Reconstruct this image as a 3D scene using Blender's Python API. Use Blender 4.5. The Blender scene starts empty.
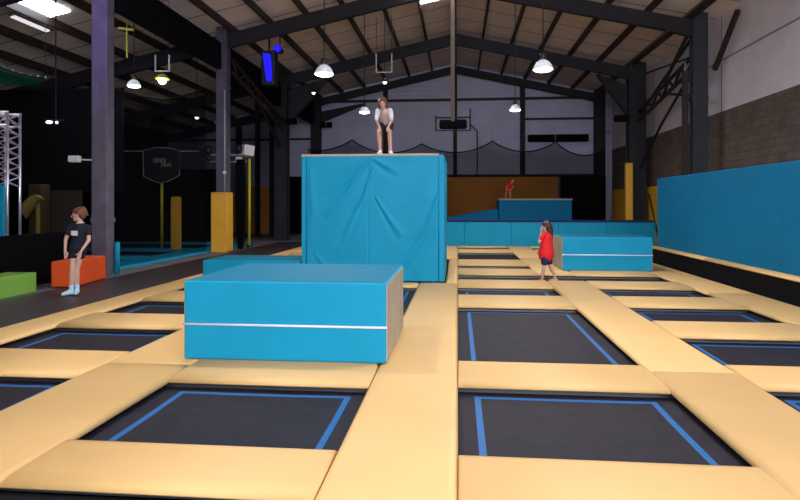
import bpy, bmesh, math, random
from mathutils import Vector, Matrix
random.seed(4)
C = bpy.context.scene.collection
PI = math.pi

# ------------------------------------------------------------------ materials
def mat(name, col, rough=0.6, metal=0.0, noise=0.0, nscale=3.0, bump=0.0, bscale=40.0, emit=None, estr=0.0, spec=0.5, sheen=0.0):
    m = bpy.data.materials.new(name); m.use_nodes = True
    nt = m.node_tree; b = nt.nodes['Principled BSDF']
    b.inputs['Base Color'].default_value = (*col, 1)
    b.inputs['Roughness'].default_value = rough
    b.inputs['Metallic'].default_value = metal
    b.inputs['Specular IOR Level'].default_value = spec
    tc = nt.nodes.new('ShaderNodeTexCoord')
    if noise:
        n = nt.nodes.new('ShaderNodeTexNoise'); n.inputs['Scale'].default_value = nscale; n.inputs['Detail'].default_value = 6
        nt.links.new(tc.outputs['Object'], n.inputs['Vector'])
        r = nt.nodes.new('ShaderNodeMapRange'); r.inputs[1].default_value = .25; r.inputs[2].default_value = .75
        r.inputs[3].default_value = 1 - noise; r.inputs[4].default_value = 1 + noise
        nt.links.new(n.outputs[0], r.inputs[0])
        v = nt.nodes.new('ShaderNodeVectorMath'); v.operation = 'SCALE'
        v.inputs[0].default_value = col
        nt.links.new(r.outputs[0], v.inputs['Scale']); nt.links.new(v.outputs[0], b.inputs['Base Color'])
    if bump:
        n = nt.nodes.new('ShaderNodeTexNoise'); n.inputs['Scale'].default_value = bscale; n.inputs['Detail'].default_value = 4
        nt.links.new(tc.outputs['Object'], n.inputs['Vector'])
        bp = nt.nodes.new('ShaderNodeBump'); bp.inputs['Strength'].default_value = bump; bp.inputs['Distance'].default_value = .02
        nt.links.new(n.outputs[0], bp.inputs['Height']); nt.links.new(bp.outputs[0], b.inputs['Normal'])
    if emit:
        b.inputs['Emission Color'].default_value = (*emit, 1); b.inputs['Emission Strength'].default_value = estr
    return m

def grid_mat(name, col, line, sx, sy, lw, rough=.7, axis='XY', noise=.08, metal=0.0, nscale=1.2):
    """panel seams: thin lines of another colour at a regular spacing in object space"""
    m = mat(name, col, rough, metal, noise, nscale)
    nt = m.node_tree; b = nt.nodes['Principled BSDF']
    tc = nt.nodes.new('ShaderNodeTexCoord'); sp = nt.nodes.new('ShaderNodeSeparateXYZ'); nt.links.new(tc.outputs['Object'], sp.inputs[0])
    fac = None
    for ax, s in zip(axis, (sx, sy)):
        if not s: continue
        d = nt.nodes.new('ShaderNodeMath'); d.operation = 'DIVIDE'; d.inputs[1].default_value = s; nt.links.new(sp.outputs[ax], d.inputs[0])
        fr = nt.nodes.new('ShaderNodeMath'); fr.operation = 'FRACT'; nt.links.new(d.outputs[0], fr.inputs[0])
        lt = nt.nodes.new('ShaderNodeMath'); lt.operation = 'LESS_THAN'; lt.inputs[1].default_value = lw / s; nt.links.new(fr.outputs[0], lt.inputs[0])
        if fac is None: fac = lt
        else:
            mx = nt.nodes.new('ShaderNodeMath'); mx.operation = 'MAXIMUM'
            nt.links.new(fac.outputs[0], mx.inputs[0]); nt.links.new(lt.outputs[0], mx.inputs[1]); fac = mx
    mix = nt.nodes.new('ShaderNodeMix'); mix.data_type = 'RGBA'
    src = b.inputs['Base Color'].links[0].from_socket
    nt.links.new(src, mix.inputs[6]); mix.inputs[7].default_value = (*line, 1)
    nt.links.new(fac.outputs[0], mix.inputs[0]); nt.links.new(mix.outputs[2], b.inputs['Base Color'])
    return m

def brick_mat():
    m = mat('brick', (.2, .15, .11), .9)
    nt = m.node_tree; b = nt.nodes['Principled BSDF']
    tc = nt.nodes.new('ShaderNodeTexCoord'); sp = nt.nodes.new('ShaderNodeSeparateXYZ'); cb = nt.nodes.new('ShaderNodeCombineXYZ')
    nt.links.new(tc.outputs['Object'], sp.inputs[0]); nt.links.new(sp.outputs['Y'], cb.inputs['X']); nt.links.new(sp.outputs['Z'], cb.inputs['Y'])
    br = nt.nodes.new('ShaderNodeTexBrick'); br.inputs['Scale'].default_value = 1
    br.inputs['Brick Width'].default_value = .44; br.inputs['Row Height'].default_value = .2; br.inputs['Mortar Size'].default_value = .012
    br.inputs['Color1'].default_value = (.23, .165, .135, 1); br.inputs['Color2'].default_value = (.175, .125, .105, 1); br.inputs['Mortar'].default_value = (.13, .10, .08, 1)
    nt.links.new(cb.outputs[0], br.inputs['Vector'])
    n = nt.nodes.new('ShaderNodeTexNoise'); n.inputs['Scale'].default_value = 2.5; n.inputs['Detail'].default_value = 5; nt.links.new(tc.outputs['Object'], n.inputs['Vector'])
    mix = nt.nodes.new('ShaderNodeMix'); mix.data_type = 'RGBA'; mix.blend_type = 'MULTIPLY'; mix.inputs[0].default_value = .5
    nt.links.new(br.outputs[0], mix.inputs[6]); nt.links.new(n.outputs[0], mix.inputs[7]); nt.links.new(mix.outputs[2], b.inputs['Base Color'])
    return m

def corrugated_mat(name, col, period=.25):
    m = mat(name, col, .55, 0, .12, .8)
    nt = m.node_tree; b = nt.nodes['Principled BSDF']
    tc = nt.nodes.new('ShaderNodeTexCoord'); w = nt.nodes.new('ShaderNodeTexWave'); w.bands_direction = 'Z'
    w.inputs['Scale'].default_value = .32 / period; w.inputs['Distortion'].default_value = 0
    nt.links.new(tc.outputs['Object'], w.inputs['Vector'])
    bp = nt.nodes.new('ShaderNodeBump'); bp.inputs['Strength'].default_value = .35; bp.inputs['Distance'].default_value = .04
    nt.links.new(w.outputs[0], bp.inputs['Height']); nt.links.new(bp.outputs[0], b.inputs['Normal'])
    return m

def net_mat(name, col, alpha):
    """fine mesh cloth: a weave of holes too small to see singly"""
    m = bpy.data.materials.new(name); m.use_nodes = True; nt = m.node_tree; nt.nodes.clear()
    o = nt.nodes.new('ShaderNodeOutputMaterial'); t = nt.nodes.new('ShaderNodeBsdfTransparent'); d = nt.nodes.new('ShaderNodeBsdfDiffuse')
    d.inputs[0].default_value = (*col, 1); mx = nt.nodes.new('ShaderNodeMixShader')
    n = nt.nodes.new('ShaderNodeTexNoise'); n.inputs['Scale'].default_value = .6
    tc = nt.nodes.new('ShaderNodeTexCoord'); nt.links.new(tc.outputs['Object'], n.inputs['Vector'])
    r = nt.nodes.new('ShaderNodeMapRange'); r.inputs[3].default_value = alpha - .08; r.inputs[4].default_value = alpha + .08
    nt.links.new(n.outputs[0], r.inputs[0]); nt.links.new(r.outputs[0], mx.inputs[0])
    nt.links.new(t.outputs[0], mx.inputs[1]); nt.links.new(d.outputs[0], mx.inputs[2]); nt.links.new(mx.outputs[0], o.inputs[0])
    return m

M = dict(
    cream=mat('cream_vinyl', (.68, .435, .175), .5, 0, .05, 1.3, .25, 2.5, spec=.3),
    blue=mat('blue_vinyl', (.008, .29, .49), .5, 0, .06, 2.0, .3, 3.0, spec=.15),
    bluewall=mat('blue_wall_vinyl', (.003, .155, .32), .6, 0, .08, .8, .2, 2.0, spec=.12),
    bluetop=mat('blue_vinyl_dull', (.012, .165, .28), .6, 0, .08, 5.0, .35, 25.0, spec=.12),  # duller, darker blue for the block tops
    beige=mat('beige_mesh_vinyl', (.42, .36, .28), .7, 0, .15, 2.0),
    pipe=mat('white_piping', (.75, .80, .92), .5),
    bed=mat('trampoline_bed', (.016, .0135, .021), .6, 0, .3, 6.0, .15, 120, spec=.2),
    stripe=mat('blue_stripe', (.008, .11, .33), .5, spec=.4),
    steel=mat('dark_steel', (.013, .012, .018), .7, .0, .2, 2),
    colsteel=mat('column_paint', (.032, .032, .046), .7, 0, .2, 3),
    colpurple=mat('concrete_column', (.125, .11, .155), .8, 0, .25, 3, .3, 12),
    colpurple2=mat('dark_purple_column', (.085, .08, .11), .8, 0, .25, 3, .3, 12),
    rust=mat('brown_steel', (.035, .020, .017), .6, .2, .2, 3),
    ridge=mat('ridge_paint', (.13, .09, .06), .6, 0, .15, 4),
    frame=mat('galvanised', (.3, .3, .32), .4, .9),
    panel=grid_mat('roof_panel', (.88, .73, .66), (.12, .09, .08), 0, 1.6, .05, .8, 'XY', .10),
    endw=corrugated_mat('end_wall_sheet', (.60, .60, .80)),
    white=grid_mat('painted_wall', (.86, .77, .81), (.30, .25, .27), 6.3, 1.95, .05, .8, 'YZ', .08),
    brick=brick_mat(),
    concrete=mat('concrete', (.16, .15, .16), .6, 0, .25, 1.2, .2, 15),
    pit=mat('pit_concrete', (.05, .05, .05), .9, 0, .2, 1),
    track=mat('black_track', (.036, .022, .027), .5, 0, .3, 1.5, .2, 60, spec=.35),
    black=mat('black_cloth', (.004, .004, .005), .9, 0, .3, 2, spec=.1),
    blackwall=mat('black_wall', (.003, .003, .004), .9, 0, .3, .7, spec=.05),
    ochre=mat('ochre_board', (.50, .22, .03), .7, 0, .15, 1.0),
    dimyellow=mat('shade_dimmed_yellow', (.20, .14, .025), .6, 0, .1, 3), brown=mat('brown_vinyl', (.05, .022, .008), .6, 0, .15, 2), brown2=mat('dark_brown_board', (.022, .014, .008), .7, 0, .15, 2),  # colours lowered to paint in the left aisle's shade
    ochre2=mat('far_ochre_board', (.95, .37, .05), .7, 0, .15, 1.0),
    yellowpad=mat('yellow_vinyl', (.80, .42, .035), .45, 0, .06, 2, .2, 4),
    yellowpole=mat('yellow_paint', (.50, .46, .03), .45),
    green=mat('green_vinyl', (.20, .42, .06), .45, 0, .06, 3, .2, 4),
    orange=mat('orange_vinyl', (.85, .10, .015), .45, 0, .06, 3, .2, 4),
    alu=mat('aluminium', (.75, .70, .85), .3, .8, .05, 8),
    lamp=mat('lamp_shade_glow', (.75, .78, .82), .4, .1, emit=(.75, .82, 1), estr=.22),
    dark=mat('black_plastic', (.012, .012, .014), .45),
    whitep=mat('white_plastic', (.75, .72, .74), .5),
    cable=mat('grey_cable', (.45, .45, .5), .5),
    rope=mat('black_rope', (.004, .004, .005), .9),
    net=net_mat('black_net', (.006, .006, .008), .50),
    greennet=net_mat('green_net', (.006, .10, .045), .75),
    bulb=mat('lit_bulb', (1, 1, 1), .5, emit=(.92, .95, 1), estr=9),
    ybulb=mat('yellow_bulb', (1, 1, .6), .5, emit=(.95, 1, .42), estr=7),
    fillglow=mat('fill_panel_glow', (1, 1, 1), .5, emit=(.84, .88, 1), estr=15),  # glow of the added fill panel behind the camera
    sky=mat('lit_skylight', (1, 1, 1), .5, emit=(.78, .86, 1), estr=14),
    tube=mat('lit_tube', (1, 1, 1), .5, emit=(1, .9, .95), estr=.75),
    bluelens=mat('blue_lens', (0, 0, .5), .4, emit=(.01, .01, 1), estr=1.3),
    smallb=mat('small_bulb', (1, 1, 1), .5, emit=(.9, .95, 1), estr=2.5),
    skin=mat('skin', (.62, .34, .25), .55, 0, .05, 12),
    skinlit=mat('skin_fair', (.60, .36, .28), .55, 0, .05, 12),
    hair=mat('auburn_hair', (.12, .035, .018), .5, 0, .4, 30, .5, 60),
    hairgold=mat('ginger_hair', (.14, .045, .022), .5, 0, .4, 30, .5, 60),
    hairdark=mat('dark_brown_hair', (.045, .016, .012), .5, 0, .4, 30, .5, 60),
    navy=mat('navy_cloth', (.004, .005, .016), .85, 0, .2, 10),
    navyblue=mat('navy_shorts', (.010, .014, .10), .85, 0, .2, 10),
    red=mat('red_cloth', (.75, .012, .018), .8, 0, .08, 8, .4, 8),
    whitecl=mat('white_cloth', (.68, .68, .74), .85, 0, .1, 10, .3, 12),
    tan=mat('pale_pink_cloth', (.60, .42, .38), .85, 0, .1, 10, .3, 12),
    sock=mat('pale_blue_sock', (.42, .66, .76), .85, 0, .1, 12),
    socks=mat('white_sock', (.75, .72, .75), .85, 0, .1, 12),
    lips=mat('lips', (.45, .12, .10), .5), eye=mat('eye', (.02, .015, .012), .3), eyew=mat('eye_white', (.8, .8, .8), .3),
    logo1=mat('logo_grey', (.35, .36, .36), .6), logo2=mat('logo_yellow', (.42, .40, .16), .6),
)

# ------------------------------------------------------------------ mesh helper
class MB:
    def __init__(s): s.bm = bmesh.new(); s.mi = 0
    def _m(s, fs):
        for f in fs: f.material_index = s.mi
    def box(s, x0, x1, y0, y1, z0, z1):
        v = [s.bm.verts.new(p) for p in ((x0,y0,z0),(x1,y0,z0),(x1,y1,z0),(x0,y1,z0),(x0,y0,z1),(x1,y0,z1),(x1,y1,z1),(x0,y1,z1))]
        s._m([s.bm.faces.new([v[i] for i in q]) for q in ((0,3,2,1),(4,5,6,7),(0,1,5,4),(1,2,6,5),(2,3,7,6),(3,0,4,7))]); return s
    def bbox(s, x0, x1, y0, y1, z0, z1, r=.02, seg=2):
        """box with rounded edges"""
        t = bmesh.new(); bmesh.ops.create_cube(t, size=1)
        for v in t.verts: v.co = Vector(((x0+x1)/2 + v.co.x*(x1-x0), (y0+y1)/2 + v.co.y*(y1-y0), (z0+z1)/2 + v.co.z*(z1-z0)))
        bmesh.ops.bevel(t, geom=t.edges[:], offset=r, segments=seg, affect='EDGES', profile=.6)
        s.merge(t); return s
    def merge(s, t, mtx=None):
        mp = {}
        for v in t.verts: mp[v] = s.bm.verts.new(mtx @ v.co if mtx else v.co)
        for f in t.faces:
            try: g = s.bm.faces.new([mp[v] for v in f.verts]); g.smooth = f.smooth; g.material_index = s.mi
            except ValueError: pass
        t.free()
    def bar(s, a, b, w, h=None, up=(0,0,1)):
        """rectangular bar from a to b"""
        a, b = Vector(a), Vector(b); h = h or w; d = (b-a).normalized(); u = Vector(up)
        if abs(d.dot(u)) > .99: u = Vector((0,1,0))
        x = d.cross(u).normalized(); z = x.cross(d)
        vs = []
        for p in (a, b):
            for sx, sz in ((-1,-1),(1,-1),(1,1),(-1,1)): vs.append(s.bm.verts.new(p + x*sx*w/2 + z*sz*h/2))
        s._m([s.bm.faces.new([vs[i] for i in q]) for q in ((0,1,2,3),(7,6,5,4),(0,4,5,1),(1,5,6,2),(2,6,7,3),(3,7,4,0))]); return s
    def tube(s, pts, r, n=8):
        pts = [Vector(p) for p in pts]; rings = []
        for i, p in enumerate(pts):
            d = (pts[min(i+1, len(pts)-1)] - pts[max(i-1, 0)]).normalized()
            u = Vector((0,0,1)) if abs(d.z) < .95 else Vector((1,0,0))
            x = d.cross(u).normalized(); z = x.cross(d)
            rr = r[i] if isinstance(r, (list, tuple)) else r
            rings.append([s.bm.verts.new(p + (x*math.cos(2*PI*k/n) + z*math.sin(2*PI*k/n))*rr) for k in range(n)])
        fs = []
        for a, b in zip(rings, rings[1:]):
            for k in range(n):
                f = s.bm.faces.new((a[k], a[(k+1)%n], b[(k+1)%n], b[k])); f.smooth = True; fs.append(f)
        fs.append(s.bm.faces.new(rings[0][::-1])); fs.append(s.bm.faces.new(rings[-1])); s._m(fs); return s
    def lathe(s, prof, n=20, at=(0,0,0)):
        rings = [[s.bm.verts.new((at[0]+r*math.cos(2*PI*k/n), at[1]+r*math.sin(2*PI*k/n), at[2]+z)) for k in range(n)] for r, z in prof]
        fs = []
        for a, b in zip(rings, rings[1:]):
            for k in range(n):
                f = s.bm.faces.new((a[k], a[(k+1)%n], b[(k+1)%n], b[k])); f.smooth = True; fs.append(f)
        s._m(fs); return s
    def ball(s, c, r, sc=(1,1,1), sub=2, rot=None):
        t = bmesh.new(); bmesh.ops.create_icosphere(t, subdivisions=sub, radius=1)
        for f in t.faces: f.smooth = True
        mt = Matrix.Translation(c) @ (rot or Matrix.Identity(4)) @ Matrix.Diagonal((r*sc[0], r*sc[1], r*sc[2], 1))
        s.merge(t, mt); return s
    def prism(s, poly, y0, y1):
        """polygon given in x,z extruded along y"""
        a = [s.bm.verts.new((x, y0, z)) for x, z in poly]; b = [s.bm.verts.new((x, y1, z)) for x, z in poly]; n = len(poly)
        fs = [s.bm.faces.new(a), s.bm.faces.new(b[::-1])] + [s.bm.faces.new((a[i], b[i], b[(i+1)%n], a[(i+1)%n])) for i in range(n)]
        s._m(fs); return s
    def cone(s, a, b, ra, rb, n=14, sx=1.0):
        """rounded tapered limb between two joints"""
        s.tube([a, b], [ra, rb], n); s.ball(a, ra); s.ball(b, rb); return s
    def build(s, name, mats, parent=None, smooth=False):
        me = bpy.data.meshes.new(name)
        bmesh.ops.recalc_face_normals(s.bm, faces=s.bm.faces[:]); s.bm.to_mesh(me); s.bm.free()
        for m in (mats if isinstance(mats, (list, tuple)) else [mats]): me.materials.append(m)
        if smooth:
            for p in me.polygons: p.use_smooth = True
        o = bpy.data.objects.new(name, me); C.objects.link(o)
        if parent: o.parent = parent; o.matrix_parent_inverse = Matrix.Translation(-parent.location)
        return o

def tag(o, label, cat, group=None, kind=None):
    o['label'] = label; o['category'] = cat
    if group: o['group'] = group
    if kind: o['kind'] = kind
    return o
def thing(name, label, cat, loc=(0,0,0), group=None):
    o = bpy.data.objects.new(name, None); C.objects.link(o); o.location = loc; return tag(o, label, cat, group)
def struct(o): o['kind'] = 'structure'; return o
trim_n = [0]
def trim(mb, m):
    trim_n[0] += 1; return struct(mb.build('trim_%d' % trim_n[0], m))

RX, RZ, SL = -.15, 8.98, .22
def roof_z(x): return RZ - SL*abs(x-RX)

# ------------------------------------------------------------------ room shell
PX0, PX1, PY0, PY1 = -5.75, 5.15, -1.2, 22.5
f = MB()
f.mi = 0
f.box(-16, PX0, -4, 32, -.9, -.02).box(PX1, 8.1, -4, 32, -.9, -.02).box(PX0, PX1, PY1, 32, -.9, -.02).box(PX0, PX1, -4, PY0, -.9, -.02)
f.mi = 1; f.box(PX0, PX1, PY0, PY1, -.9, -.7)
struct(f.build('floor', [M['concrete'], M['pit']]))
c = MB()
c.prism([(-16, roof_z(-16)), (RX, RZ), (8.1, roof_z(8.1)), (8.1, roof_z(8.1)+.12), (RX, RZ+.12), (-16, roof_z(-16)+.12)], -4, 32)
struct(c.build('ceiling', M['panel']))
struct(MB().box(7.9, 8.1, -4, 32, 4.33, roof_z(7.9)+.05).build('wall_right_upper', M['white']))
struct(MB().box(7.9, 8.1, -4, 32, -.02, 4.33).build('wall_right', M['brick']))
struct(MB().prism([(-16, -.02), (7.9, -.02), (7.9, roof_z(7.9)), (RX, RZ), (-16, roof_z(-16))], 31.85, 32).build('wall_end', M['endw']))
struct(MB().box(-16.2, -16, -4, 32, -.02, roof_z(-16)+.1).build('wall_left', M['blackwall']))
struct(MB().prism([(-16, -.02), (7.9, -.02), (7.9, roof_z(7.9)), (RX, RZ), (-16, roof_z(-16))], -4.15, -4).build('wall_near', M['blackwall']))

# unseen glowing panel added behind the camera to brighten front-facing surfaces
struct(MB().box(-2.5, 6, -4.0, -3.95, 2.2, 5.4).build('fill_panel_3', M['fillglow']))
# purlins, rails, ridge
for k in range(1, 14):
    for sgn in (-1, 1):
        x = RX + sgn*(1.2*k)
        if x > 7.6 or x < -15.6: continue
        z = roof_z(x); trim(MB().bar((x, -4, z-.13), (x, 31.85, z-.13), .07, .24), M['rust'])
trim(MB().box(RX-.09, RX+.09, -4, 31.8, RZ-.34, RZ-.03), M['ridge'])
trim(MB().box(-15.9, 7.1, 31.62, 31.8, 6.98, 7.10), M['rust'])       # rail under the eaves line of the end wall
trim(MB().box(3.4, 7.0, 31.65, 31.8, 5.92, 6.02), M['rust'])
trim(MB().box(-15.9, -7.9, 31.65, 31.8, 5.0, 5.1), M['rust'])
trim(MB().box(-7.2, 7.0, 31.6, 31.8, 2.95, 3.1), M['rust'])

# end wall posts and pipe
def post(name, x0, x1, y0, y1, z0, z1, m, label, cat='post'):
    return tag(MB().box(x0, x1, y0, y1, z0, z1).build(name, m), label, cat)
post('wall_post', 3.22, 3.46, 31.5, 31.84, -.02, 8.0, M['steel'], 'dark steel post on the end wall right of the hanging brown pipe')
post('wall_post', -3.95, -3.72, 31.5, 31.84, -.02, 7.9, M['steel'], 'dark steel post on the end wall behind the child on the tower')
post('wall_post', -12.0, -11.75, 31.5, 31.84, -.02, 6.15, M['steel'], 'dark post on the dim end wall left of the second column')
post('wall_post', RX-.1, RX+.1, 31.6, 31.84, -.02, 8.5, M['steel'], 'dark thin post in the middle of the end wall under the hanging unit')
t = thing('hanging_unit', 'dark framed unit hanging from the ridge on a long brown pole', 'hanging unit', (-.17, 20, 4.2))
MB().box(-.24, -.11, 19.94, 20.06, 4.3, RZ-.34).build('pole', M['ridge'], t)
MB().bar((-.73, 20, 4.42), (.40, 20, 4.42), .05).bar((-.73, 20, 3.99), (.40, 20, 3.99), .04).bar((-.73, 20, 3.97), (-.73, 20, 4.5), .05).bar((.40, 20, 3.97), (.40, 20, 4.7), .05).build('outer_frame', M['steel'], t)
MB().bbox(-.62, .3, 19.95, 20.15, 4.04, 4.36, .08, 2).build('grille', M['black'], t)
# columns ------------------------------------------------------------
def column(x, y, z1, w, d, m, label, brackets=(), solid=False):
    t = thing('steel_column', label, 'column', (x, y, -.02))
    b = MB(); fl = d*.3 if solid else .05
    b.box(x-w/2, x+w/2, y-d/2, y-d/2+fl, -.02, z1).box(x-w/2, x+w/2, y+d/2-fl, y+d/2, -.02, z1).box(x-w/2+.05, x+w/2-.05, y-d/2+fl, y+d/2-fl, -.02, z1)
    if solid: b = MB().bbox(x-w/2, x+w/2, y-d/2, y+d/2, -.02, z1, .03, 2)
    b.build('shaft', m, t)
    MB().box(x-w/2-.05, x+w/2+.05, y-d/2-.05, y+d/2+.05, -.02, .02).build('base_plate', m, t)
    for z in brackets: MB().box(x-w/2-.012, x+w/2+.012, y-d/2-.012, y+d/2+.012, z, z+.10).build('collar', m, t)
    return t
L1 = column(-7.83, 12.6, roof_z(-7.83)-.02, .36, .30, M['colpurple'], 'large grey purple column beside the orange block', (1.15,), True)
L2 = column(-7.65, 19.0, roof_z(-7.65)-.02, .36, .36, M['colpurple2'], 'second purplish column, above the wide yellow pad', (), True)
L3 = column(-7.6, 25.4, roof_z(-7.6)-.02, .55, .5, M['steel'], 'dark column left of the tall blue tower')
L4 = column(-7.5, 31.3, roof_z(-7.5)-.02, .5, .4, M['steel'], 'dark column at the left corner of the end wall')
R1 = column(7.27, 19.0, roof_z(7.27)-.02, .44, .30, M['colsteel'], 'large dark grey column by the white wall, behind the blue side wall', (4.7, 2.95))
R2 = column(7.25, 25.4, roof_z(7.25)-.02, .68, .5, M['steel'], 'dark column next to the tall yellow pad')
R3 = column(7.15, 31.3, roof_z(7.15)-.02, .5, .4, M['steel'], 'dark column in the right corner of the end wall')

# rafters
def rafter(y, label, x0=-15.9, x1=7.4, dep=.46):
    b = MB()
    b.prism([(x0, roof_z(x0)-.26), (RX, RZ-.26), (x1, roof_z(x1)-.26), (x1, roof_z(x1)-.26-dep*1.15), (6.2, roof_z(6.2)-.26-dep), (RX, RZ-.26-dep), (-6.4, roof_z(-6.4)-.26-dep), (x0, roof_z(x0)-.26-dep)], y-.09, y+.09)
    return tag(b.build('roof_beam', M['steel']), label, 'beam')
rafter(12.6, 'dark roof beam above the big left column')
rafter(19.0, 'nearest dark sloping roof beam across the hall')
rafter(25.4, 'second dark sloping roof beam, middle of the three')
rafter(31.3, 'farthest dark roof beam against the end wall', -15.9, 7.4, .38)

# dark valance / eaves beam along left columns and its haunches
tag(MB().box(-7.75, -7.6, 12.9, 18.7, 5.9, 6.75).build('eaves_beam', M['black']), 'black beam joining the first and second left columns', 'beam')
tag(MB().box(-7.72, -7.55, 19.3, 25.1, 5.75, 6.75).build('eaves_beam', M['black']), 'black beam from the second column back to the third', 'beam')
tag(MB().box(-7.68, -7.5, 25.7, 31.0, 5.75, 6.8).build('eaves_beam', M['black']), 'black beam from the third column to the end wall', 'beam')
tag(MB().prism([(-7.25, 5.0), (-7.25, 6.45), (-5.6, 6.95), (-5.6, 6.85)], 25.25, 25.55).build('haunch_bracket', M['steel']), 'dark triangular bracket under the middle roof beam at left', 'bracket')
tag(MB().prism([(6.88, 5.2), (6.88, 6.4), (5.7, 6.9), (5.7, 6.85)], 25.25, 25.55).build('haunch_bracket', M['steel']), 'dark triangular bracket under the middle roof beam at right', 'bracket')
tag(MB().prism([(-7.2, 5.9), (-7.2, 6.45), (-4.9, 6.85), (-4.9, 6.8)], 31.2, 31.5).build('haunch_bracket', M['steel']), 'dark triangular bracket beneath the end beam at left', 'bracket')

# braces
def lattice(a, b, dep, r, n, name, label, m):
    a, b = Vector(a), Vector(b); up = Vector((0,0,-dep)); t = thing(name, label, 'truss', a)
    mb = MB().bar(a, b, r).bar(a+up, b+up, r); mb.build('chord', m, t)
    for i in range(n):
        p0 = a.lerp(b, i/n); p1 = a.lerp(b, (i+.5)/n)+up; p2 = a.lerp(b, (i+1)/n)
        MB().bar(p0, p1, r*.8).bar(p1, p2, r*.8).build('web_bar', m, t)
    return t
lattice((7.25, 25.0, 5.3), (7.25, 19.3, 6.15), .4, .09, 5, 'brace_truss', 'brown lattice truss between the two right columns', M['rust'])
tag(MB().tube([(7.38, 24.95, 5.3), (7.38, 19.2, 7.0)], .05).build('brace_rod', M['steel']), 'long diagonal rod crossing above the lattice truss', 'rod')
tag(MB().bar((7.12, 19.3, 6.9), (7.12, 21.6, 5.75), .09).build('brace_rod', M['rust']), 'short steep brown brace rod left of the large right column', 'rod')
tag(MB().bar((7.45, 19.16, 4.85), (7.45, 22.6, 5.55), .08).build('brace_rod', M['rust']), 'brown brace under the lattice truss', 'rod')
tag(MB().bar((7.5, 25.0, 6.8), (7.5, 19.3, 6.2), .05).build('tie_rod', M['steel']), 'thin horizontal tie rod between the right columns', 'rod')
tag(MB().tube([(7.3, 24.9, 3.0), (7.3, 22.5, 4.4), (7.3, 20.5, 5.3), (7.3, 19.17, 5.75)], .05).build('curved_brace', M['steel']), 'thin curved brace below the lattice truss', 'rod')
tag(MB().box(6.82, 6.98, 19.0, 19.12, -.02, 5.6).build('brown_post', M['rust']), 'narrow brown post just left of the large right column', 'post')
tag(MB().bar((7.7, 18.9, 5.6), (7.7, 17.4, 6.9), .12).build('brace_rod', M['rust']), 'brown brace slanting up right of the large right column', 'rod')
tag(MB().tube([(5.95, -3.9, 6.5), (5.95, 25.3, 6.5)], .03).build('conduit_pipe', M['ridge']), 'thin pale brown pipe running under the right eaves', 'pipe')
tag(MB().tube([(6.95, 19.2, 1.2), (6.95, 19.2, 5.9)], .025).build('conduit_pipe', M['cable']), 'thin pale vertical pipe on the large right column', 'pipe')
lattice((-7.42, 25.1, 5.1), (-7.42, 19.2, 6.3), .4, .09, 5, 'brace_truss', 'dark lattice truss behind the second left column', M['rust'])
tag(MB().bar((-7.62, 25.13, 4.0), (-7.62, 22.2, 5.62), .1).build('brace_rod', M['steel']), 'dark diagonal brace rod beside the third left column', 'rod')
for x, lb in ((-9.6, 'slim dark post just right of the second left column'), (-8.9, 'slim dark post left of the dark third column')):
    tag(MB().box(x-.1, x+.1, 28.0, 28.2, -.02, roof_z(x)-.1).build('slim_post', M['steel']), lb, 'post')

# skylights + strip, plus added glowing fill panels
def on_roof(x, d): return roof_z(x)-d
s = MB()
def roof_quad(mb, x0, x1, y0, y1, d):
    vs = [mb.bm.verts.new(p) for p in ((x0,y0,on_roof(x0,d)),(x1,y0,on_roof(x1,d)),(x1,y1,on_roof(x1,d)),(x0,y1,on_roof(x0,d)),(x0,y0,on_roof(x0,d)+.03),(x1,y0,on_roof(x1,d)+.03),(x1,y1,on_roof(x1,d)+.03),(x0,y1,on_roof(x0,d)+.03))]
    for q in ((0,1,2,3),(4,7,6,5),(0,4,5,1),(1,5,6,2),(2,6,7,3),(3,7,4,0)): mb.bm.faces.new([vs[i] for i in q])
    return mb
struct(roof_quad(MB(), -10.93, -10.35, 13.0, 15.15, .04).build('window_1', M['sky']))
struct(roof_quad(MB(), -1.30, -.33, 17.2, 21.4, .04).build('window_2', M['sky']))
struct(roof_quad(MB(), -1.30, -.33, 6.5, 10.2, .04).build('fill_panel_1', M['sky']))  # unseen roof panel added overhead for bluish fill light
struct(roof_quad(MB(), 3.6, 4.6, 6.5, 10.2, .04).build('fill_panel_2', M['sky']))  # second unseen roof panel, added for the same fill
t = thing('strip_light', 'narrow lit strip light beside the bright left skylight', 'light', (-11.15, 14.7, on_roof(-11.15, .3)))
roof_quad(MB(), -11.22, -11.10, 14.1, 15.4, .30).build('tube', M['tube'], t)
roof_quad(MB(), -11.24, -11.08, 14.05, 15.45, .26).build('housing', M['dark'], t)

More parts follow.
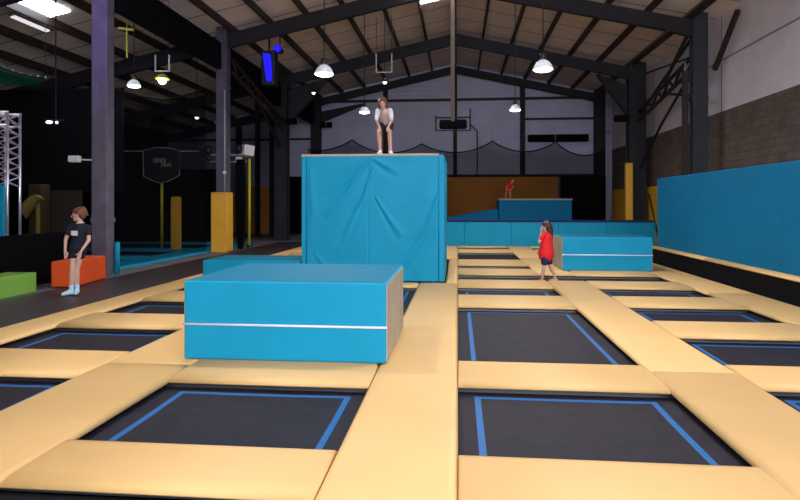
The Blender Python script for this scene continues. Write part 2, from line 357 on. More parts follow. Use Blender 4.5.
# ------------------------------------------------------------------ lamps
def add_light(name, kind, loc, energy, col=(1,1,1), size=.36, rot=(0,0,0), spread=None):
    l = bpy.data.lights.new(name, kind); l.energy = energy; l.color = col
    if kind == 'AREA':
        l.shape = 'DISK'; l.size = size
        if spread: l.spread = spread
    else: l.shadow_soft_size = size
    o = bpy.data.objects.new(name, l); C.objects.link(o); o.location = loc; o.rotation_euler = rot; return o
LAMP_W = 88
def high_bay(x, y, z, label, w=LAMP_W, col=(1, .96, .92), s=1.0, bulb='bulb'):
    t = thing('high_bay_lamp', label, 'lamp', (x, y, z), 'high bay lamps hanging from the roof')
    MB().lathe([(.225*s, 0), (.215*s, .03*s), (.19*s, .09*s), (.14*s, .16*s), (.09*s, .20*s), (.088*s, .20*s), (.13*s, .15*s), (.18*s, .085*s), (.205*s, .025*s), (.215*s, 0), (.225*s, 0)], 24, (x, y, z)).build('shade', M['lamp'], t)
    MB().tube([(x, y, z+.19*s), (x, y, z+.36*s)], .075*s, 12).build('ballast', M['dark'], t)
    MB().ball((x, y, z-.005*s), .205*s, (1, 1, .24)).build('bulb', M[bulb], t)
    MB().tube([(x, y, z+.35*s), (x, y, roof_z(x)-.02)], .012).build('cable', M['steel'], t)
    add_light('lamp_light', 'AREA', (x, y, z-.07), w, col, .40*s)
    return t
high_bay(-3.05, 13.5, 4.52, 'lit dome lamp left of the child, nearer one')
high_bay(1.87, 13.5, 4.52, 'lit dome lamp right of the ridge, nearer one')
high_bay(-3.12, 19.9, 4.62, 'small lit dome lamp just left of the child on the tower', s=.85)
high_bay(1.86, 19.9, 4.62, 'small lit dome lamp in front of the end wall post', s=.85)
for x in (-3.05, 1.87):
    for y in (7.1, .7):
        # lamps of the same rows above the camera
        high_bay(x, y, 4.52, 'dome lamp of the %s row %s' % ('left' if x < 0 else 'right', 'above the near trampolines' if y > 3 else 'over the camera position'))
high_bay(-9.03, 16.0, 4.85, 'lit white dome lamp right of the big left column', w=25, s=.85)
t = thing('flood_lamp', 'glowing yellow flood lamp hung in a white bracket', 'lamp', (-8.2, 16, 4.9))
MB().ball((-8.2, 16, 5.0), .12).build('bulb', M['ybulb'], t)
MB().lathe([(.19, .0), (.17, .05), (.10, .12), (.05, .14)], 16, (-8.2, 16, 5.03)).build('shade', M['yellowpole'], t)
MB().bar((-8.4, 16, 5.25), (-8.4, 16, 5.7), .03).bar((-8.0, 16, 5.25), (-8.0, 16, 5.7), .03).bar((-8.42, 16, 5.25), (-7.98, 16, 5.25), .035).build('bracket', M['whitep'], t)
MB().tube([(-8.2, 16, 5.16), (-8.2, 16, 5.27)], .02).tube([(-8.4, 16, 5.7), (-8.4, 16, roof_z(-8.4)-.02)], .008).tube([(-8.0, 16, 5.7), (-8.0, 16, roof_z(-8.0)-.02)], .008).build('hanger', M['steel'], t)
add_light('flood_light', 'POINT', (-8.2, 16, 4.85), 8, (1, 1, .5), .1)
t = thing('hanging_bracket', 'yellowish T shaped bracket hanging from the left roof', 'bracket', (-9.0, 16, 6.4))
MB().bar((-9.25, 15.6, 6.36), (-8.8, 15.6, 6.3), .06).build('crossbar', M['yellowpole'], t)
MB().bar((-9.0, 15.6, 5.55), (-9.0, 15.6, 6.33), .035).bar((-9.0, 15.6, 6.3), (-9.0, 15.6, roof_z(-9)-.02), .02).build('stem', M['yellowpole'], t)
t = thing('hanging_bracket', 'square metal bracket hanging above the child on the tower', 'bracket', (-2.0, 19.0, 6.3))
MB().bar((-2.6, 19.0, 5.75), (-2.6, 19.0, 6.35), .03).bar((-2.1, 19.0, 5.75), (-2.1, 19.0, 6.35), .03).bar((-2.62, 19.0, 5.75), (-2.08, 19.0, 5.75), .03).build('bracket_frame', M['cable'], t)
MB().tube([(-2.6, 19.0, 6.35), (-2.6, 19.0, 7.5)], .01).tube([(-2.1, 19.0, 6.35), (-2.1, 19.0, 7.6)], .01).build('hanger', M['steel'], t)
def spot(x, y, z, label, r=.07, top=None, m='smallb', hous=True):
    t = thing('spot_lamp', label, 'lamp', (x, y, z), 'small spot lamps')
    MB().ball((x, y, z), r).build('bulb', M[m], t)
    MB().lathe([(r*1.2, .0), (r*1.1, r), (r*.5, r*1.8), (.01, r*1.9)], 12, (x, y, z)).build('housing', M['dark'], t)
    MB().tube([(x, y, z+r), (x, y, top or roof_z(x)-.02)], .012).build('stem', M['steel'], t)
spot(-2.36, 19.3, 5.5, 'small lit spot directly above the child on the tower')
spot(-6.1, 25.0, 6.28, 'small white spot high beside the third left column', .08)
spot(-8.55, 19.0, 4.4, 'small white spot left of the second left column', .07)
t = thing('twin_spot', 'pair of tiny white lamps in the dark left of the big column', 'lamp', (-9.0, 12.6, 3.35))
MB().ball((-9.1, 12.6, 3.38), .045, (1.8, 1, .8)).ball((-8.92, 12.6, 3.37), .03).build('bulb', M['smallb'], t)
MB().bar((-9.2, 12.66, 3.43), (-8.8, 12.66, 3.43), .04).bar((-9.0, 12.68, 3.43), (-9.0, 12.68, roof_z(-9)-.02), .02).build('mount', M['dark'], t)
t = thing('security_camera', 'white security camera on the big left column', 'camera', (-8.15, 12.4, 2.5))
MB().bbox(-8.42, -8.2, 12.25, 12.4, 2.46, 2.6, .02).build('body', M['whitep'], t)
MB().bar((-8.22, 12.36, 2.52), (-8.0, 12.5, 2.52), .03).build('arm', M['cable'], t)
# blue stage light
t = thing('stage_light', 'blue glowing elongated stage light by the roof left of the lamps', 'light', (-6.4, 19.4, 6.1))
MB().prism([(-6.42, 6.55), (-6.18, 6.5), (-6.12, 6.0), (-6.14, 5.62), (-6.28, 5.6), (-6.36, 6.0)], 19.3, 19.34).build('lens', M['bluelens'], t)
MB().bbox(-6.5, -6.05, 19.36, 19.8, 5.5, 6.65, .04).bar((-6.3, 19.6, 6.6), (-6.3, 19.6, roof_z(-6.3)-.2), .05).build('housing', M['dark'], t)
t = thing('stage_light', 'small round blue light above the long blue one', 'light', (-5.85, 19.4, 6.75))
MB().ball((-5.93, 19.3, 6.68), .12).build('lens', M['bluelens'], t)
MB().tube([(-5.93, 19.36, 6.68), (-5.93, 19.7, 6.68)], .11, 12).bar((-5.93, 19.6, 6.7), (-5.93, 19.6, roof_z(-5.93)-.2), .04).build('housing', M['dark'], t)
t = thing('stage_light', 'added unseen violet fill light aimed at the big left column', 'light', (-7.2, 8.5, 6.6))  # out-of-view lamp added to tint the big left column violet
MB().lathe([(.12, 0), (.12, .25), (.05, .3)], 12, (-7.2, 8.5, 6.6)).build('housing', M['dark'], t)
MB().bar((-7.2, 8.5, 6.8), (-7.2, 8.5, roof_z(-7.2)-.02), .03).build('stem', M['steel'], t)
lo = add_light('violet_fill_light', 'SPOT', (-7.2, 8.5, 6.5), 420, (.42, .28, 1), .1)
lo.rotation_euler = Vector((-.65, 4.1, -1.2)).to_track_quat('-Z', 'Y').to_euler(); lo.data.spot_size = .9; lo.data.spot_blend = 1

# ------------------------------------------------------------------ trampolines
ORD = ['nearest', 'second', 'third', 'fourth', 'fifth', 'sixth', 'seventh', 'eighth', 'ninth', 'tenth', 'eleventh']
COLS = dict(A=(-5.17, -3.46), B=(-2.57, -.77), Cc=(0, 1.78), D=(2.58, 4.35))
CN = dict(A='outer left row', B='inner left row', Cc='inner right row', D='outer right row')
ROWS = dict(
    A=[(-.3,.85),(1.8,3.13),(3.85,5.16),(6.1,7.27),(8.2,9.37),(10.4,11.5),(12.5,13.6),(14.6,15.7),(16.8,17.9),(18.9,20.0),(21.0,21.9)],
    B=[(-.3,.85),(1.8,3.13),(3.8,5.12),(6.1,7.27),(8.3,11.32),(14.9,17.9),(19.0,21.9)],
    Cc=[(-.3,.85),(1.8,2.97),(3.8,5.22),(6.05,9.25),(10.42,11.42),(12.5,13.5),(14.65,15.5),(17.0,19.6),(20.8,21.9)],
    D=[(-.3,.85),(1.8,2.97),(3.85,5.37),(6.15,7.38),(8.35,9.48),(10.5,11.5),(14.75,15.9),(17.1,19.6),(20.8,21.9)])
BZ = -.095
def trampoline(x0, x1, y0, y1, label, stripe=.14):
    t = thing('trampoline', label, 'trampoline', ((x0+x1)/2, (y0+y1)/2, -.7), 'rectangular trampolines set in the padded deck')
    e = .06; X0, X1, Y0, Y1 = x0-e, x1+e, y0-e, y1+e
    b = MB(); nx = 14; ny = max(8, int((Y1-Y0)/.14))
    sw = .05; si = stripe
    xs = sorted(set([X0, X1, x0+si, x0+si+sw, x1-si, x1-si-sw] + [X0+(X1-X0)*i/nx for i in range(1, nx)]))
    ys = sorted(set([Y0, Y1, y0+.02, y0+.02+sw, y1-.05, y1-.05-sw] + [Y0+(Y1-Y0)*i/ny for i in range(1, ny)]))
    g = {}
    for i, x in enumerate(xs):
        for j, y in enumerate(ys):
            u, v = (x-X0)/(X1-X0), (y-Y0)/(Y1-Y0)
            g[i, j] = b.bm.verts.new((x, y, BZ - .02*math.sin(PI*u)*math.sin(PI*v)))
    ax0, ax1, ay0, ay1 = x0+si, x1-si, y0+.02, y1-.05
    for i in range(len(xs)-1):
        for j in range(len(ys)-1):
            fc = b.bm.faces.new((g[i,j], g[i+1,j], g[i+1,j+1], g[i,j+1])); fc.smooth = True
            cx, cy = (xs[i]+xs[i+1])/2, (ys[j]+ys[j+1])/2
            inside = ax0 < cx < ax1 and ay0 < cy < ay1
            core = ax0+sw < cx < ax1-sw and ay0+sw < cy < ay1-sw
            fc.material_index = 1 if inside and not core and y0 < 11 else 0
    b.build('bed', [M['bed'], M['stripe']], t)
    fr = MB(); r = .03; z = BZ-.01; o = .16
    fr.bar((x0-o, y0-o, z), (x1+o, y0-o, z), .04).bar((x0-o, y1+o, z), (x1+o, y1+o, z), .04).bar((x0-o, y0-o, z), (x0-o, y1+o, z), .04).bar((x1+o, y0-o, z), (x1+o, y1+o, z), .04)
    fr.build('frame', M['frame'], t)
    for lx, ly in ((x0-o, y0-o), (x1+o, y0-o), (x0-o, y1+o), (x1+o, y1+o)):
        MB().bar((lx, ly, -.7), (lx, ly, z), .04).build('leg', M['frame'], t)
for k in ('A', 'B', 'Cc', 'D'):
    x0, x1 = COLS[k]
    for i, (y0, y1) in enumerate(ROWS[k]):
        if k == 'Cc' and i == 5: continue
        trampoline(x0, x1, y0, y1, '%s black trampoline of the %s' % (ORD[i], CN[k]))
trampoline(0, 4.33, 12.5, 13.5, 'extra wide black trampoline under the child in red')

# pads: long strips with soft sloping edges
def pad_mesh(x0, x1, y0, y1, z0, z1, ex, ey, flare=.0):
    """cushion with sloping borders: ex, ey width of the slope at the x and y edges"""
    b = MB(); zz = [z0, z0+.012, z1-.012, z1]
    def ring(i, z, r=0): return [(x0+i*ex+r, y0+i*ey+r, z), (x1-i*ex-r, y0+i*ey+r, z), (x1-i*ex-r, y1-i*ey-r, z), (x0+i*ex+r, y1-i*ey-r, z)]
    loops = [ring(0, z0, .01), ring(0, z0+.012), ring(.45, z0+(z1-z0)*.72), ring(.85, z1-.004), ring(1.15, z1)]
    vl = [[b.bm.verts.new(p) for p in l] for l in loops]
    b.bm.faces.new(vl[0][::-1])
    for a, c2 in zip(vl, vl[1:]):
        for k in range(4): b.bm.faces.new((a[k], a[(k+1)%4], c2[(k+1)%4], c2[k])).smooth = True
    # long top, subdivided so it can undulate
    top = b.bm.faces.new(vl[-1]); top.smooth = True
    bmesh.ops.triangulate(b.bm, faces=[top]) if False else None
    return b
def pad(x0, x1, y0, y1, label, group, z0=-.055, z1=0.0, ex=.07, ey=.02, m='cream', name='frame_pad'):
    ex2 = min(ex, (x1-x0)*.3); ey2 = min(ey, (y1-y0)*.3)
    return tag(pad_mesh(x0, x1, y0, y1, z0, z1, ex2, ey2).build(name, M[m]), label, 'pad', group)
SG, XG = 'long yellow pads between the trampoline rows', 'yellow cross pads between trampolines'
g = .006
def strip(x0, x1, ys, nm, ex=.05):
    for i in range(len(ys)-1):
        pad(x0, x1, ys[i]+g, ys[i+1]-g, '%s section of the long yellow pad %s' % (ORD[i], nm), SG, ex=ex)
strip(-5.75, -5.17, [PY0, 5.6, 11.9, 17.4, 22.45], 'bordering the black running track')
strip(-3.46, -2.57, [PY0, 5.6, 11.9, 17.4, 22.45], 'left of the blue block')
strip(-.77, 0, [PY0, 1.0, 11.85], 'along the centre aisle')
pad(-.25, 0, 11.9, 17.3, 'narrow yellow pad along the right side of the tall blue tower', SG)
pad(-.77, 0, 17.31, 22.45, 'farthest section of the centre aisle yellow pad behind the tower', SG)
strip(1.78, 2.58, [PY0, 5.8, 12.42], 'right of the centre right trampolines')
strip(1.78, 2.58, [13.58, 17.6, 22.45], 'left of the small blue block at right')
strip(4.35, 5.15, [PY0, 5.8, 11.0, 16.4, 22.45], 'beside the black ledge of the right wall')
for k in ('A', 'B', 'Cc', 'D'):
    x0, x1 = COLS[k]; rows = list(ROWS[k])
    if k == 'D': rows = rows[:6] + [(12.5, 13.5)] + rows[6:]
    edges = [PY0] + [v for r in rows for v in r] + [22.45]
    for i in range(0, len(edges), 2):
        a, b = edges[i], edges[i+1]
        if i == 0: a += .01
        if k == 'B' and a < 12 < b: b = 11.9; 
        n = i//2
        lb = ('yellow cross pad in front of the nearest trampoline of the %s' % CN[k]) if n == 0 else '%s yellow cross pad behind a trampoline of the %s' % (ORD[n-1], CN[k])
        pad(x0+.001, x1-.001, a+.005, b-.005, lb, XG, z0=-.05, z1=.006, ex=.015, ey=.11)
pad(-2.56, -.78, 14.45, 14.88, 'yellow cross pad directly behind the tall blue tower', XG, z0=-.05, z1=.006)

# track
tag(MB().bbox(-7.3, -5.77, -2, 24, -.02, -.004, .005, 1).build('running_track', M['track']), 'long black running track mat left of the yellow pads', 'mat')

# ------------------------------------------------------------------ blue blocks
def block(x0, x1, y0, y1, h, label, split=.47, group='low blue soft blocks with a white seam'):
    t = thing('foam_block', label, 'soft block', ((x0+x1)/2, (y0+y1)/2, .006), group)
    zb = .006
    MB().bbox(x0, x1, y0, y1, zb, h, .025, 3).build('body', [M['blue']], t)
    MB().bbox(x0+.02, x1-.02, y0+.02, y1-.02, h-.01, h+.006, .006, 2).build('top_cover', M['bluetop'], t)
    for sx in (x0-.008, x1-.004):
        MB().bbox(sx, sx+.012, y0+.02, y1-.02, zb+.01, h-.02, .003, 1).build('side_panel', M['beige'], t)
    z = zb+(h-zb)*split
    e = .008
    b = MB()
    b.tube([(x0-e-.004, y0-e, z), (x1+e, y0-e, z)], .012, 8)
    b.build('piping', M['pipe'], t)
    return t
block(-2.72, -.69, 5.75, 7.5, .785, 'large blue soft block with white seam, nearest the camera', .45)
block(2.42, 4.44, 14.25, 16.0, .78, 'blue soft block with white seam behind the child in red')
t = thing('foam_step', 'low blue step block against the left side of the tall tower', 'soft block', (-4.2, 12.6, .006))
MB().bbox(-5.27, -3.2, 12.0, 13.25, .006, .385, .02, 3).build('body', M['blue'], t)
MB().bbox(-5.25, -3.22, 12.02, 13.23, .375, .39, .005, 1).build('top_cover', M['bluetop'], t)

# tower with draped front cover
TX0, TX1, TY0, TY1, TH = -3.16, -.28, 11.95, 14.4, 2.53
t = thing('blue_tower', 'tall blue padded tower with creased cover, child standing on top', 'soft block', ((TX0+TX1)/2, 13.2, .006))
MB().bbox(TX0+.02, TX1-.02, TY0+.03, TY1, .006, TH-.02, .03, 2).build('core', M['blue'], t)
def seg_d(p, a, b):
    ap = (p[0]-a[0], p[1]-a[1]); ab = (b[0]-a[0], b[1]-a[1]); L = ab[0]**2+ab[1]**2
    k = max(0, min(1, (ap[0]*ab[0]+ap[1]*ab[1])/L)); dx, dy = ap[0]-k*ab[0], ap[1]-k*ab[1]
    cr = ab[0]*ap[1]-ab[1]*ap[0]
    return math.hypot(dx, dy), k, (1 if cr > 0 else -1)
# folds as polylines in front-face units (0..1 across, 0..1 down), amplitude, width
FOLDS = [([(.50,.02),(.42,.10),(.30,.20),(.12,.32)], .034, .022), ([(.50,.03),(.40,.16),(.33,.30),(.22,.42),(.16,.50)], .03, .022),
         ([(.50,.13),(.44,.34),(.34,.58),(.26,.82)], .030, .022), ([(.49,.25),(.42,.52),(.32,.80)], .02, .03),
         ([(.50,.02),(.58,.07),(.70,.14)], .022, .022), ([(.53,.34),(.62,.50),(.72,.66)], .024, .018), ([(.97,.30),(.88,.60),(.76,.82),(.62,.97)], .030, .030),
         ([(.97,.55),(.90,.78),(.80,.95)], .018, .03), ([(.10,.80),(.18,.90),(.26,.98)], .014, .03), ([(.90,.10),(.78,.30),(.70,.42)], .012, .04), ([(.06,.1),(.08,.5),(.05,.9)], .012, .03)]
def fold_h(u, v):
    w, h = (TX1-TX0), TH; p = (u*w, v*h); tot = 0
    for pts, amp, wd in FOLDS:
        best = 9; bk = 0; sg = 1
        n = len(pts)-1
        for i in range(n):
            a = (pts[i][0]*w, pts[i][1]*h); b = (pts[i+1][0]*w, pts[i+1][1]*h)
            d, k, s_ = seg_d(p, a, b)
            if d < best: best, bk, sg = d, (i+k)/n, s_
        env = math.sin(PI*min(1, max(0, .12+bk*.88)))**.6
        ww = wd*w*(.5+.9*bk)
        x = best*sg/ww
        tot += amp*env*(math.exp(-(x*x)) - .6*math.exp(-((x-1.4)**2)*1.2))
    tot -= .012*math.exp(-((u-.475)*w/.012)**2)
    tot += .006*math.sin(u*7+v*3)*math.sin(v*5+1)
    e = min(u, 1-u, v*1.0, 1-v)*20
    return tot*min(1, max(0, e))
b = MB(); NX, NZ = 230, 200; G = {}
for i in range(NX+1):
    for j in range(NZ+1):
        u, v = i/NX, j/NZ
        G[i,j] = b.bm.verts.new((TX0+u*(TX1-TX0), TY0-fold_h(u, v), TH-v*(TH-.01)))
for i in range(NX):
    for j in range(NZ): b.bm.faces.new((G[i,j], G[i,j+1], G[i+1,j+1], G[i+1,j])).smooth = True
# returns around the sides
for i in (0, NX):
    prev = None
    for j in range(0, NZ+1, 10):
        v = b.bm.verts.new((TX0 if i == 0 else TX1, TY0+.05, TH-j/NZ*(TH-.01)))
        if prev: b.bm.faces.new((prev, v, G[i,j], G[i,j-10]))
        prev = v
b.build('front_cover', M['blue'], t)
MB().bbox(TX1-.03, TX1+.015, TY0+.03, TY1, .01, TH-.03, .012, 2).build('side_cover', M['blue'], t)
MB().bbox(TX0-.01, TX1-.10, TY0-.01, TY1, TH-.02, TH+.028, .01, 2).build('top_board', M['beige'], t)
for x in (TX0+.10, TX1-.10): MB().tube([(x, TY0-.012, .04), (x, TY0-.012, TH-.03)], .008, 6).build('edge_seam', M['bluewall'], t)

# ------------------------------------------------------------------ right wall pads, ledge
t = thing('side_ledge', 'black ledge with a yellow lip under the blue side wall', 'ledge', (5.5, 9, -.02))
MB().box(5.18, 5.42, -2, 17.0, -.02, .36).build('black_skirt', M['black'], t)
for i in range(5):
    y0 = -2+i*3.80; pad_mesh(5.15, 5.415, y0+.01, y0+3.79, .36, .41, .05, .02).build('lip_pad', M['cream'], t)
t = thing('wall_padding', 'tall blue padded wall along the right side', 'padding', (5.6, 9, .42))
for i in range(3):
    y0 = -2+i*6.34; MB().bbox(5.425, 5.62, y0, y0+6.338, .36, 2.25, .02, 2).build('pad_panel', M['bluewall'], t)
MB().bbox(5.62, 5.75, -2, 17.0, -.02, 2.22, .01, 1).build('backing_board', M['black'], t)

t = thing('wall_padding', 'low blue padded wall across the back of the court', 'padding', (2, 22.7, 0))
for i in range(6):
    x0 = -3.2+i*1.72; MB().bbox(x0, x0+1.715, 22.5, 22.75, -.02, .88, .02, 2).build('pad_panel', M['blue'], t)
MB().bbox(-3.2, 7.1, 22.48, 23.2, .885, .95, .02, 2).build('top_cap', M['navyblue'], t)
MB().box(-3.15, 7.05, 22.76, 23.15, -.02, .88).build('core', M['black'], t)
t = thing('platform', 'blue padded platform behind the back wall with cream top edge', 'platform', (3.4, 28, -.02))
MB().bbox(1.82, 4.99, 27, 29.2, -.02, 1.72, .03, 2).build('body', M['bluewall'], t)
MB().bbox(1.79, 5.02, 26.97, 29.2, 1.72, 1.79, .02, 2).build('top_edge', M['beige'], t)
tag(MB().prism([(-.9, -.02), (1.78, -.02), (1.78, 1.33), (1.2, 1.25), (-.2, .98), (-.9, .95)], 27, 28.6).build('wedge_ramp', M['bluewall']), 'dark blue wedge ramp leaning to the platform', 'ramp')

# ochre walls and black drapes at the end
tag(MB().box(-.98, 5.05, 31.1, 31.35, -.02, 2.93).build('board_panel', M['ochre2']), 'wide ochre board behind the far blue platform', 'panel')
tag(MB().box(-11.9, -9.4, 31.0, 31.3, -.02, 2.45).build('board_panel', M['ochre2']), 'ochre board beyond the thin yellow pole', 'panel')
tag(MB().box(5.1, 7.3, 30.6, 30.7, -.02, 2.95).build('black_drape', M['black']), 'black drape in the right far corner', 'drape')
tag(MB().box(-9.3, -1.05, 30.9, 31.0, -.02, 3.0).build('black_drape', M['black']), 'black drape on the end wall behind the tower', 'drape')
t = thing('wall_padding', 'yellow padding along the foot of the brick wall', 'padding', (7.8, 26, 0))
for i in range(4):
    y0 = 17.6+i*3.4; MB().bbox(7.72, 7.9, y0, y0+3.38, -.02, 2.25, .02, 2).build('pad_panel', M['yellowpad'], t)
tag(MB().bbox(6.72, 6.99, 24.85, 25.12, -.02, 3.2, .03, 2).build('post_pad', M['yellowpad']), 'tall narrow yellow pad on the left of the dark right column', 'pad')
tag(MB().tube([(7.40, 24.2, 1.95), (7.62, 23.6, -.01)], .035).build('leaning_pole', M['rust']), 'thin dark pole leaning beside the dark right column', 'pole')

# frame on end wall and dark box, fuse box
tag(MB().tube([(.98, 31, 3.0), (.98, 31, 5.3), (.6, 31.2, 5.7)], .03).build('hanging_cable', M['rope']), 'thin dark cable hanging right of the framed unit', 'cable')
tag(MB().box(3.6, 6.6, 31.2, 31.6, 4.75, 5.1).build('wall_duct', M['black']), 'black duct on the end wall right of the dark post', 'duct')
def beam_box(x, y, z, label):
    t = thing('loudspeaker', label, 'speaker', (x, y, z))
    MB().bbox(x-.3, x-.05, y-.2, y, z-.16, z+.12, .02).build('left_unit', M['black'], t)
    MB().bbox(x+.02, x+.3, y-.2, y, z-.16, z+.12, .02).build('right_unit', M['black'], t)
beam_box(-6.85, 30.9, 5.7, 'black loudspeaker pair on the left corner column of the end wall')
tag(MB().bbox(6.35, 6.9, 25.0, 25.3, 4.9, 5.15, .02).build('junction_box', M['black']), 'small black box on the side of the dark right column', 'box')
tag(MB().bbox(-7.3, -6.85, 24.9, 25.15, 4.95, 5.2, .02).build('junction_box', M['black']), 'small black box on the dark third left column', 'box')

# nets ---------------------------------------------------------------
def net(pts, ztop, y, z0, label, sag, name='safety_net'):
    t = thing(name, label, 'net', (0, y, z0)); b = MB(); xs = []; n = 14
    top = []
    for i in range(len(pts)-1):
        for k in range(n + (i == len(pts)-2)):
            s_ = k/n; x = pts[i]+(pts[i+1]-pts[i])*s_
            sh = 1-abs(2*s_-1)
            top.append((x, y, ztop[i]+(ztop[i+1]-ztop[i])*s_ - sag[i]*(1-(2*s_-1)**2)**.9))
    prev = None
    for x, yy, z in top:
        a, c2 = b.bm.verts.new((x, yy+.04*math.sin(x*2.3), z)), b.bm.verts.new((x, yy+.06*math.sin(x*2.9+1), z0))
        if prev: b.bm.faces.new((prev[0], prev[1], c2, a)).smooth = True
        prev = (a, c2)
    b.build('netting', M['net'], t)
    MB().tube([(x, yy+.04*math.sin(x*2.3), z) for x, yy, z in top], .035, 6).build('top_rope', M['rope'], t)
    for i, x in enumerate(pts[1:-1]):
        MB().tube([(x, y, ztop[i+1]), (x, y, ztop[i+1]+.65)], .012, 6).build('hanger_cord', M['cable'], t)
    return t
net([-7.5, -5.26, -1.78, 1.67, 4.67, 7.0], [4.3, 4.75, 4.52, 4.62, 4.55, 4.2], 29.5, -.01, 'black safety net with scalloped top across the far end', [.25, .55, .5, .5, .48, .2])
net([-14.5, -8.2], [5.6, 5.65], 27.2, -.01, 'black safety net hung across the dark left aisle', [.45])

# ------------------------------------------------------------------ left aisle
tag(MB().box(-8.25, -8.1, 2, 12.2, -.02, .97).build('barrier_wall', M['blackwall']), 'low black barrier wall behind the green and orange blocks', 'wall')
b = tag(MB().bbox(-8.0, -7.44, 8.3, 9.98, -.015, .34, .03, 3).build('foam_block', M['green']), 'lime green foam seat block at the left edge', 'soft block')
t_ = MB().bbox(-.22, .22, -.67, .67, 0, .48, .035, 3).build('foam_block', M['orange']); t_.location = (-7.44, 11.2, -.003); t_.rotation_euler = (0, 0, .148)
tag(t_, 'orange foam seat block beside the girl', 'soft block')
tag(MB().tube([(-7.57, 12.72, -.02), (-7.57, 12.72, .70)], .055, 12).build('post_pad', M['blue']), 'short blue padded post at the foot of the big left column', 'pad')
# blue court
BG = 'blue pads of the side court'
pad(-8.95, -8.0, 13.2, 22.9, 'long blue pad along the edge of the side court', BG, -.02, .035, .04, .04, 'blue', 'court_pad')
for i, (a, b2) in enumerate(((13.2, 14.0), (15.9, 16.9), (18.75, 19.9), (22.2, 22.9))):
    pad(-13.5, -8.98, a, b2, '%s blue cross pad of the side court' % ORD[i], BG, -.02, .035, .04, .04, 'blue', 'court_pad')
for i, (a, b2) in enumerate(((14.02, 15.88), (16.92, 18.73), (19.92, 22.18))):
    for j, (x0, x1) in enumerate(((-13.5, -11.3), (-11.2, -9.0))):
        tag(MB().bbox(x0, x1, a, b2, -.02, .0, .006, 1).build('court_mat', M['bed']), '%s black mat of the side court, %s one' % (ORD[i], 'outer' if j == 0 else 'inner'), 'mat', 'black mats of the side court')
tag(MB().bbox(-8.0, -7.3, 18.68, 18.74, -.02, .0, .001, 1).build('x', M['blue']), 'x', 'x'); bpy.data.objects.remove(bpy.data.objects['x'])
def col_pad(x0, x1, y0, y1, z1, label):
    t = thing('post_pad', label, 'pad', ((x0+x1)/2, (y0+y1)/2, 0)); w = .05
    b = MB().bbox(x0, x1, y0, y0+w, -.015, z1, .02).bbox(x0, x1, y1-w, y1, -.015, z1, .02).bbox(x0, x0+w, y0+w, y1-w, -.015, z1, .02).bbox(x1-w, x1, y0+w, y1-w, -.015, z1, .02)
    b.build('sleeve', M['yellowpad'], t)
    MB().tube([(x0+.03, y0-.004, z1-.04), (x1-.03, y0-.004, z1-.04)], .008).build('top_seam', M['ochre'], t)
col_pad(-7.96, -7.42, 18.74, 19.26, 1.93, 'wide yellow pad wrapped around the second left column')
t = thing('padded_post', 'narrow yellow padded post left of the wide yellow pad', 'post', (-9.3, 19.3, .035))
MB().bbox(-9.50, -9.24, 19.1, 19.36, .036, 1.78, .03, 2).build('sleeve', M['yellowpad'], t)
MB().bbox(-9.47, -9.27, 19.13, 19.33, 1.78, 1.80, .005, 1).build('cap', M['ochre'], t)
# basketball hoop seen face on
t = thing('basketball_hoop', 'basketball hoop with black shield shaped backboard on a yellow pole', 'basketball hoop', (-10.33, 20.3, -.02))
MB().prism([(-10.95, 3.42), (-10.45, 3.52), (-10.0, 3.5), (-9.6, 3.4), (-9.62, 2.55), (-10.0, 2.35), (-10.33, 2.28), (-10.7, 2.4), (-10.93, 2.52)], 20.0, 20.05).build('backboard', M['dark'], t)
ol = [(-10.95, 3.42), (-10.45, 3.52), (-10.0, 3.5), (-9.6, 3.4), (-9.62, 2.55), (-10.0, 2.35), (-10.33, 2.28), (-10.7, 2.4), (-10.93, 2.52)]
MB().tube([(x, 19.99, z) for x, z in ol+ol[:1]], .012, 6).build('border', M['cable'], t)
def glyphs(x0, x1, z0, z1, y, n, seed):
    rnd = random.Random(seed); b = MB(); w = (x1-x0)/n
    for i in range(n):
        a = x0+i*w; c2 = a+w*.75; s_ = (z1-z0)*.22
        b.box(a, a+w*.22, y-.006, y, z0, z1)
        for zz in rnd.sample([z0, (z0+z1)/2-s_/2, z1-s_], 2): b.box(a, c2, y-.007, y-.0005, zz, zz+s_)
        if i % 2: b.box(c2-w*.2, c2, y-.0065, y-.0002, z0, z1)
    return b
glyphs(-10.56, -10.1, 2.99, 3.14, 19.99, 6, 1).build('logo_top_line', M['logo1'], t)
glyphs(-10.28, -9.9, 2.86, 2.97, 19.99, 5, 2).build('logo_bottom_line', M['logo2'], t)
MB().tube([(-10.33, 20.12, .002), (-10.33, 20.12, 2.7)], .05, 12).build('pole', M['yellowpole'], t)
MB().tube([(-10.33+.22*math.cos(k*PI/10), 19.72+.22*math.sin(k*PI/10), 2.42) for k in range(21)], .01, 6).build('rim', M['rust'], t)
MB().bar((-10.95, 20.1, 3.45), (-10.0, 20.15, 3.5), .03).build('top_bar', M['cable'], t)
